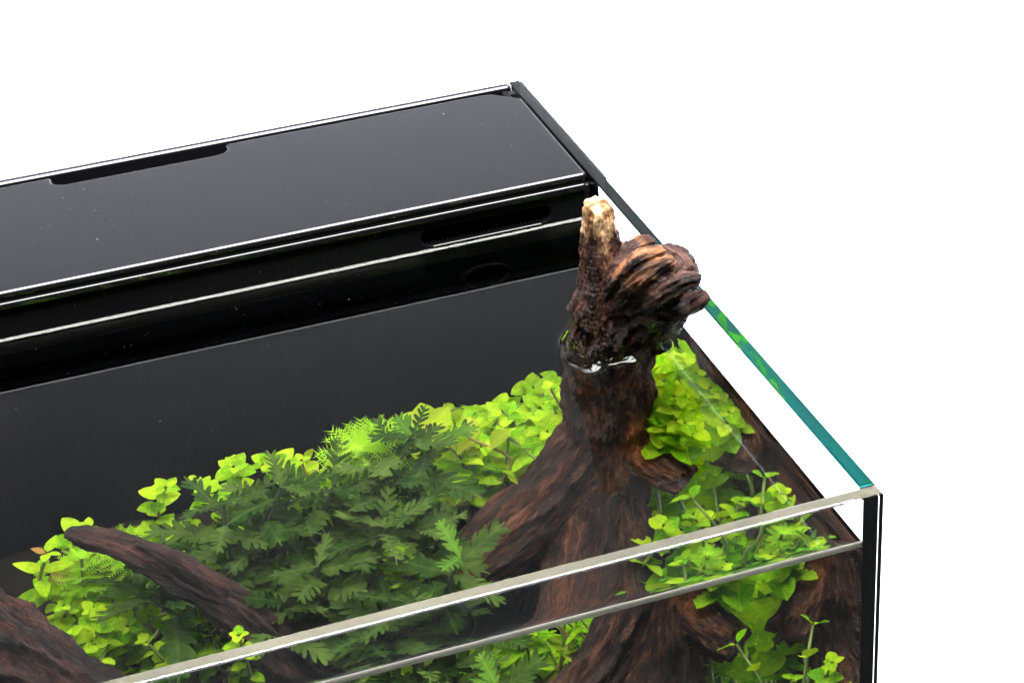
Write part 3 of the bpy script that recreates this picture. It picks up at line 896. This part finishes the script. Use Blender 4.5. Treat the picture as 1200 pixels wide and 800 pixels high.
# --- small-leaved sprigs behind the lobed plant
for k, (x, y, z) in enumerate(((-.202, .152, -.056), (-.190, .165, -.072), (-.176, .168, -.072), (-.165, .170, -.078), (-.156, .168, -.080), (-.150, .176, -.09))):
    leafy_stem((x, y, z), 'round_leaved_plant', 'yellow-green small-leaved sprig peeking out behind the dark lobed plant', 'plant', 'small-leaved sprigs behind the lobed plant', ROUND, .0082, .0065, .05, stem_m=M_STEMR)
# --- left thicket under the driftwood branch
bank(22, (-.252, -.194), (.112, .172), (-.116, -.104), 'light green round-leaved stem in thicket below the driftwood branch', 'round-leaved stems below the branch', ROUND, .0084, gap=.0065)
bank(9, (-.225, -.185), (.104, .135), (-.128, -.120), 'deeper green small round-leaved stem at the front of the thicket', 'front stems of the thicket below the branch', ROUNDD, .0085, gap=.007)
bank(3, (-.246, -.225), (.11, .125), (-.112, -.106), 'pale round-leaved stem beside the thick submerged log', 'pale stems beside the log', ROUND, .009, gap=.007)
leafy_stem((-.190, .096, -.103), 'round_leaved_plant', 'light rosette of tiny round leaves at the foot of the driftwood branch', 'plant', None, ROUND, .0075, .0055, .03)
# copper-tipped stem
leafy_stem((-.247, .150, -.082), 'copper_leaved_plant', 'olive and copper leaved stem above the log at the black wall', 'plant', None, COP + OVAL, .014, .010, .035, stem_m=M_STEMR)
# --- larger oval yellow leaves around the lobed plant
for (x, y, z, lb) in ((-.148, .178, -.098, 'broad yellow-green leaved stem beneath the feathery plant'), (-.088, .172, -.094, 'broad yellow-green leaved stem between lobed plant and trunk'), (-.100, .178, -.088, 'olive-yellow broad-leaved stem at the back of the lobed plant')):
    leafy_stem((x, y, z), 'broad_leaved_plant', lb, 'plant', None, YEL, .020, .012, .045, stem_m=M_STEMR)

# --- dark lobed plant
def lobed_plant(tip, base, label, nleaf, size, young=0, group='dark lobed-leaf stems in the middle'):
    root = empty('lobed_leaf_plant', base); tag(root, label, 'plant', group)
    me, P, tg = stem_mesh(stem_points(base, tip, .008), .0014, .0009, M_STEMD)
    link('stem', me, None, root)
    s = np.concatenate([[0], np.cumsum(np.linalg.norm(np.diff(P, axis=0), axis=1))])
    a0 = random.random() * 6.28
    for k in range(nleaf):
        d = .002 + k * .0036
        i = min(np.searchsorted(s, max(.01, s[-1] - d)), len(P) - 1)
        c = P[i]; a = a0 + k * 2.4
        lift = 1.0 - .75 * k / nleaf
        dv = np.array((math.cos(a), math.sin(a), lift * U(.6, 1.1)))
        sz = size * U(.8, 1.12) * (.7 + .3 * min(1, k / 3))
        tipp = c + dv / np.linalg.norm(dv) * sz
        if tipp[2] > ZW - .006: dv[2] = .1
        if tipp[0] > -.016: dv[0] = -abs(dv[0])
        if tipp[1] < .012: dv[1] = abs(dv[1])
        lf = random.choice(HYGB if k < young else HYG)
        add_leaf(lf, root, c, dv, (U(-.3, .3), -.25, 1), sz, U(-.5, .5))
LB = 'dark green stem with deeply lobed fern-like leaves in the central clump'
for tip, base, n, sz in (
    ((-.184, .142, -.066), (-.165, .125, ZS), 9, .036), ((-.163, .140, -.062), (-.158, .128, ZS), 10, .036),
    ((-.144, .145, -.078), (-.142, .135, ZS), 10, .038), ((-.122, .146, -.078), (-.128, .138, ZS), 11, .038),
    ((-.111, .155, -.066), (-.122, .14, ZS), 9, .034), ((-.120, .122, -.082), (-.128, .122, ZS), 9, .034),
    ((-.132, .118, -.082), (-.138, .12, ZS), 10, .037), ((-.158, .112, -.090), (-.152, .115, ZS), 10, .037),
    ((-.172, .108, -.104), (-.162, .108, ZS), 9, .034), ((-.136, .098, -.108), (-.140, .105, ZS), 9, .032), ((-.150, .092, -.118), (-.148, .1, ZS), 8, .032)):
    lobed_plant(tip, base, LB, n + 16, sz * .74)
lobed_plant((-.102, .160, -.080), (-.112, .15, ZS), 'lobed-leaf stem with paler young top leaves near the trunk', 7, .030, 3, None)
lobed_plant((-.110, .098, -.090), (-.122, .105, ZS), 'lobed-leaf stem with mid-green fronds beside the trunk foot behind the front glass', 7, .027, 2, None)
lobed_plant((-.218, .128, -.098), (-.2, .115, ZS), 'lobed-leaf stem spreading under the raised driftwood branch', 6, .036, 0, None)

# --- feathery plants
def feather_plant(tip, base, label, R=.016, whorls=9):
    root = empty('feathery_plant', base); tag(root, label, 'plant')
    me, P, tg = stem_mesh(stem_points(base, tip, .006), .0010, .0007, M_STEM)
    link('stem', me, None, root)
    s = np.concatenate([[0], np.cumsum(np.linalg.norm(np.diff(P, axis=0), axis=1))])
    for k in range(whorls):
        d = .001 + k * .0042
        i = min(np.searchsorted(s, s[-1] - d), len(P) - 1); c = P[i]; ax = tg[i]
        e1 = np.cross(ax, (0, 1, .2)); e1 /= np.linalg.norm(e1); e2 = np.cross(ax, e1)
        g = R * (.45 + .55 * min(1, k / 3)); vs, fs = [], []
        for w in range(8):
            a = w * math.pi / 4 + k * .45 + U(-.15, .15)
            dv = math.cos(a) * e1 + math.sin(a) * e2 + ax * (.75 - .07 * k); dv /= np.linalg.norm(dv)
            sd = np.cross(dv, ax); sd /= np.linalg.norm(sd)
            for q in range(9):
                t0 = .14 + q * .098
                for sg in (-1, 1):
                    p0 = dv * g * t0; tipv = dv * g * (t0 + .14) + sd * sg * g * .26 * (1 - .5 * t0) + ax * g * .05
                    wv = dv * g * .030
                    b = len(vs); vs += [p0 - wv, p0 + wv, tipv]; fs.append((b, b + 1, b + 2))
            b = len(vs); vs += [sd * .0003, -sd * .0003, dv * g]; fs.append((b, b + 1, b + 2))
        m2 = bpy.data.meshes.new('needle_whorl'); m2.from_pydata([tuple(v) for v in vs], [], fs); m2.materials.append(M_FEATH)
        o = bpy.data.objects.new('needle_whorl', m2); COL.objects.link(o); o.parent = root; o.location = Vector(c) - root.location
feather_plant((-.130, .160, -.069), (-.128, .170, ZS), 'bright feathery stem rising behind the dark lobed clump', .019, 12)
feather_plant((-.118, .182, -.088), (-.118, .178, ZS), 'low feathery stem tucked behind the lobed clump', .014, 9)
feather_plant((-.236, .152, -.094), (-.232, .145, ZS), 'bright feathery rosette between log and driftwood branch', .013, 8)
feather_plant((-.222, .150, -.086), (-.218, .148, ZS), 'feathery stem right under the raised driftwood tip', .013, 9)
feather_plant((-.129, .112, -.094), (-.13, .112, ZS), 'small feathery stem in front of the lobed clump', .009, 7)
feather_plant((-.020, .094, -.126), (-.024, .09, ZS), 'small feathery sprig in the corner by the right glass', .007, 6)

# ------------------------------------------------------------------ dust floating on the water
def dust():
    vs, fs = [], []
    for _ in range(110):
        x = U(-.33, -.06); y = YB - .008 - abs(random.gauss(0, .06))
        if y < .03: continue
        r = .00008 + .00016 * random.random() ** 3
        b = len(vs); n = 5; a0 = U(0, 6)
        vs += [(x + r * U(.7, 1.3) * math.cos(a0 + 6.283 * k / n), y + r * U(.7, 1.3) * math.sin(a0 + 6.283 * k / n), ZW + .00025) for k in range(n)]
        vs.append((x, y, ZW + .00045)); fs += [(b + k, b + (k + 1) % n, b + n) for k in range(n)]
    me = bpy.data.meshes.new('floating_dust'); me.from_pydata(vs, [], fs)
    tag(link('floating_dust', me, simple('dust', (.35, .36, .38), .9)), 'fine pale dust specks floating on the water surface', 'dust', kind='stuff')
dust()
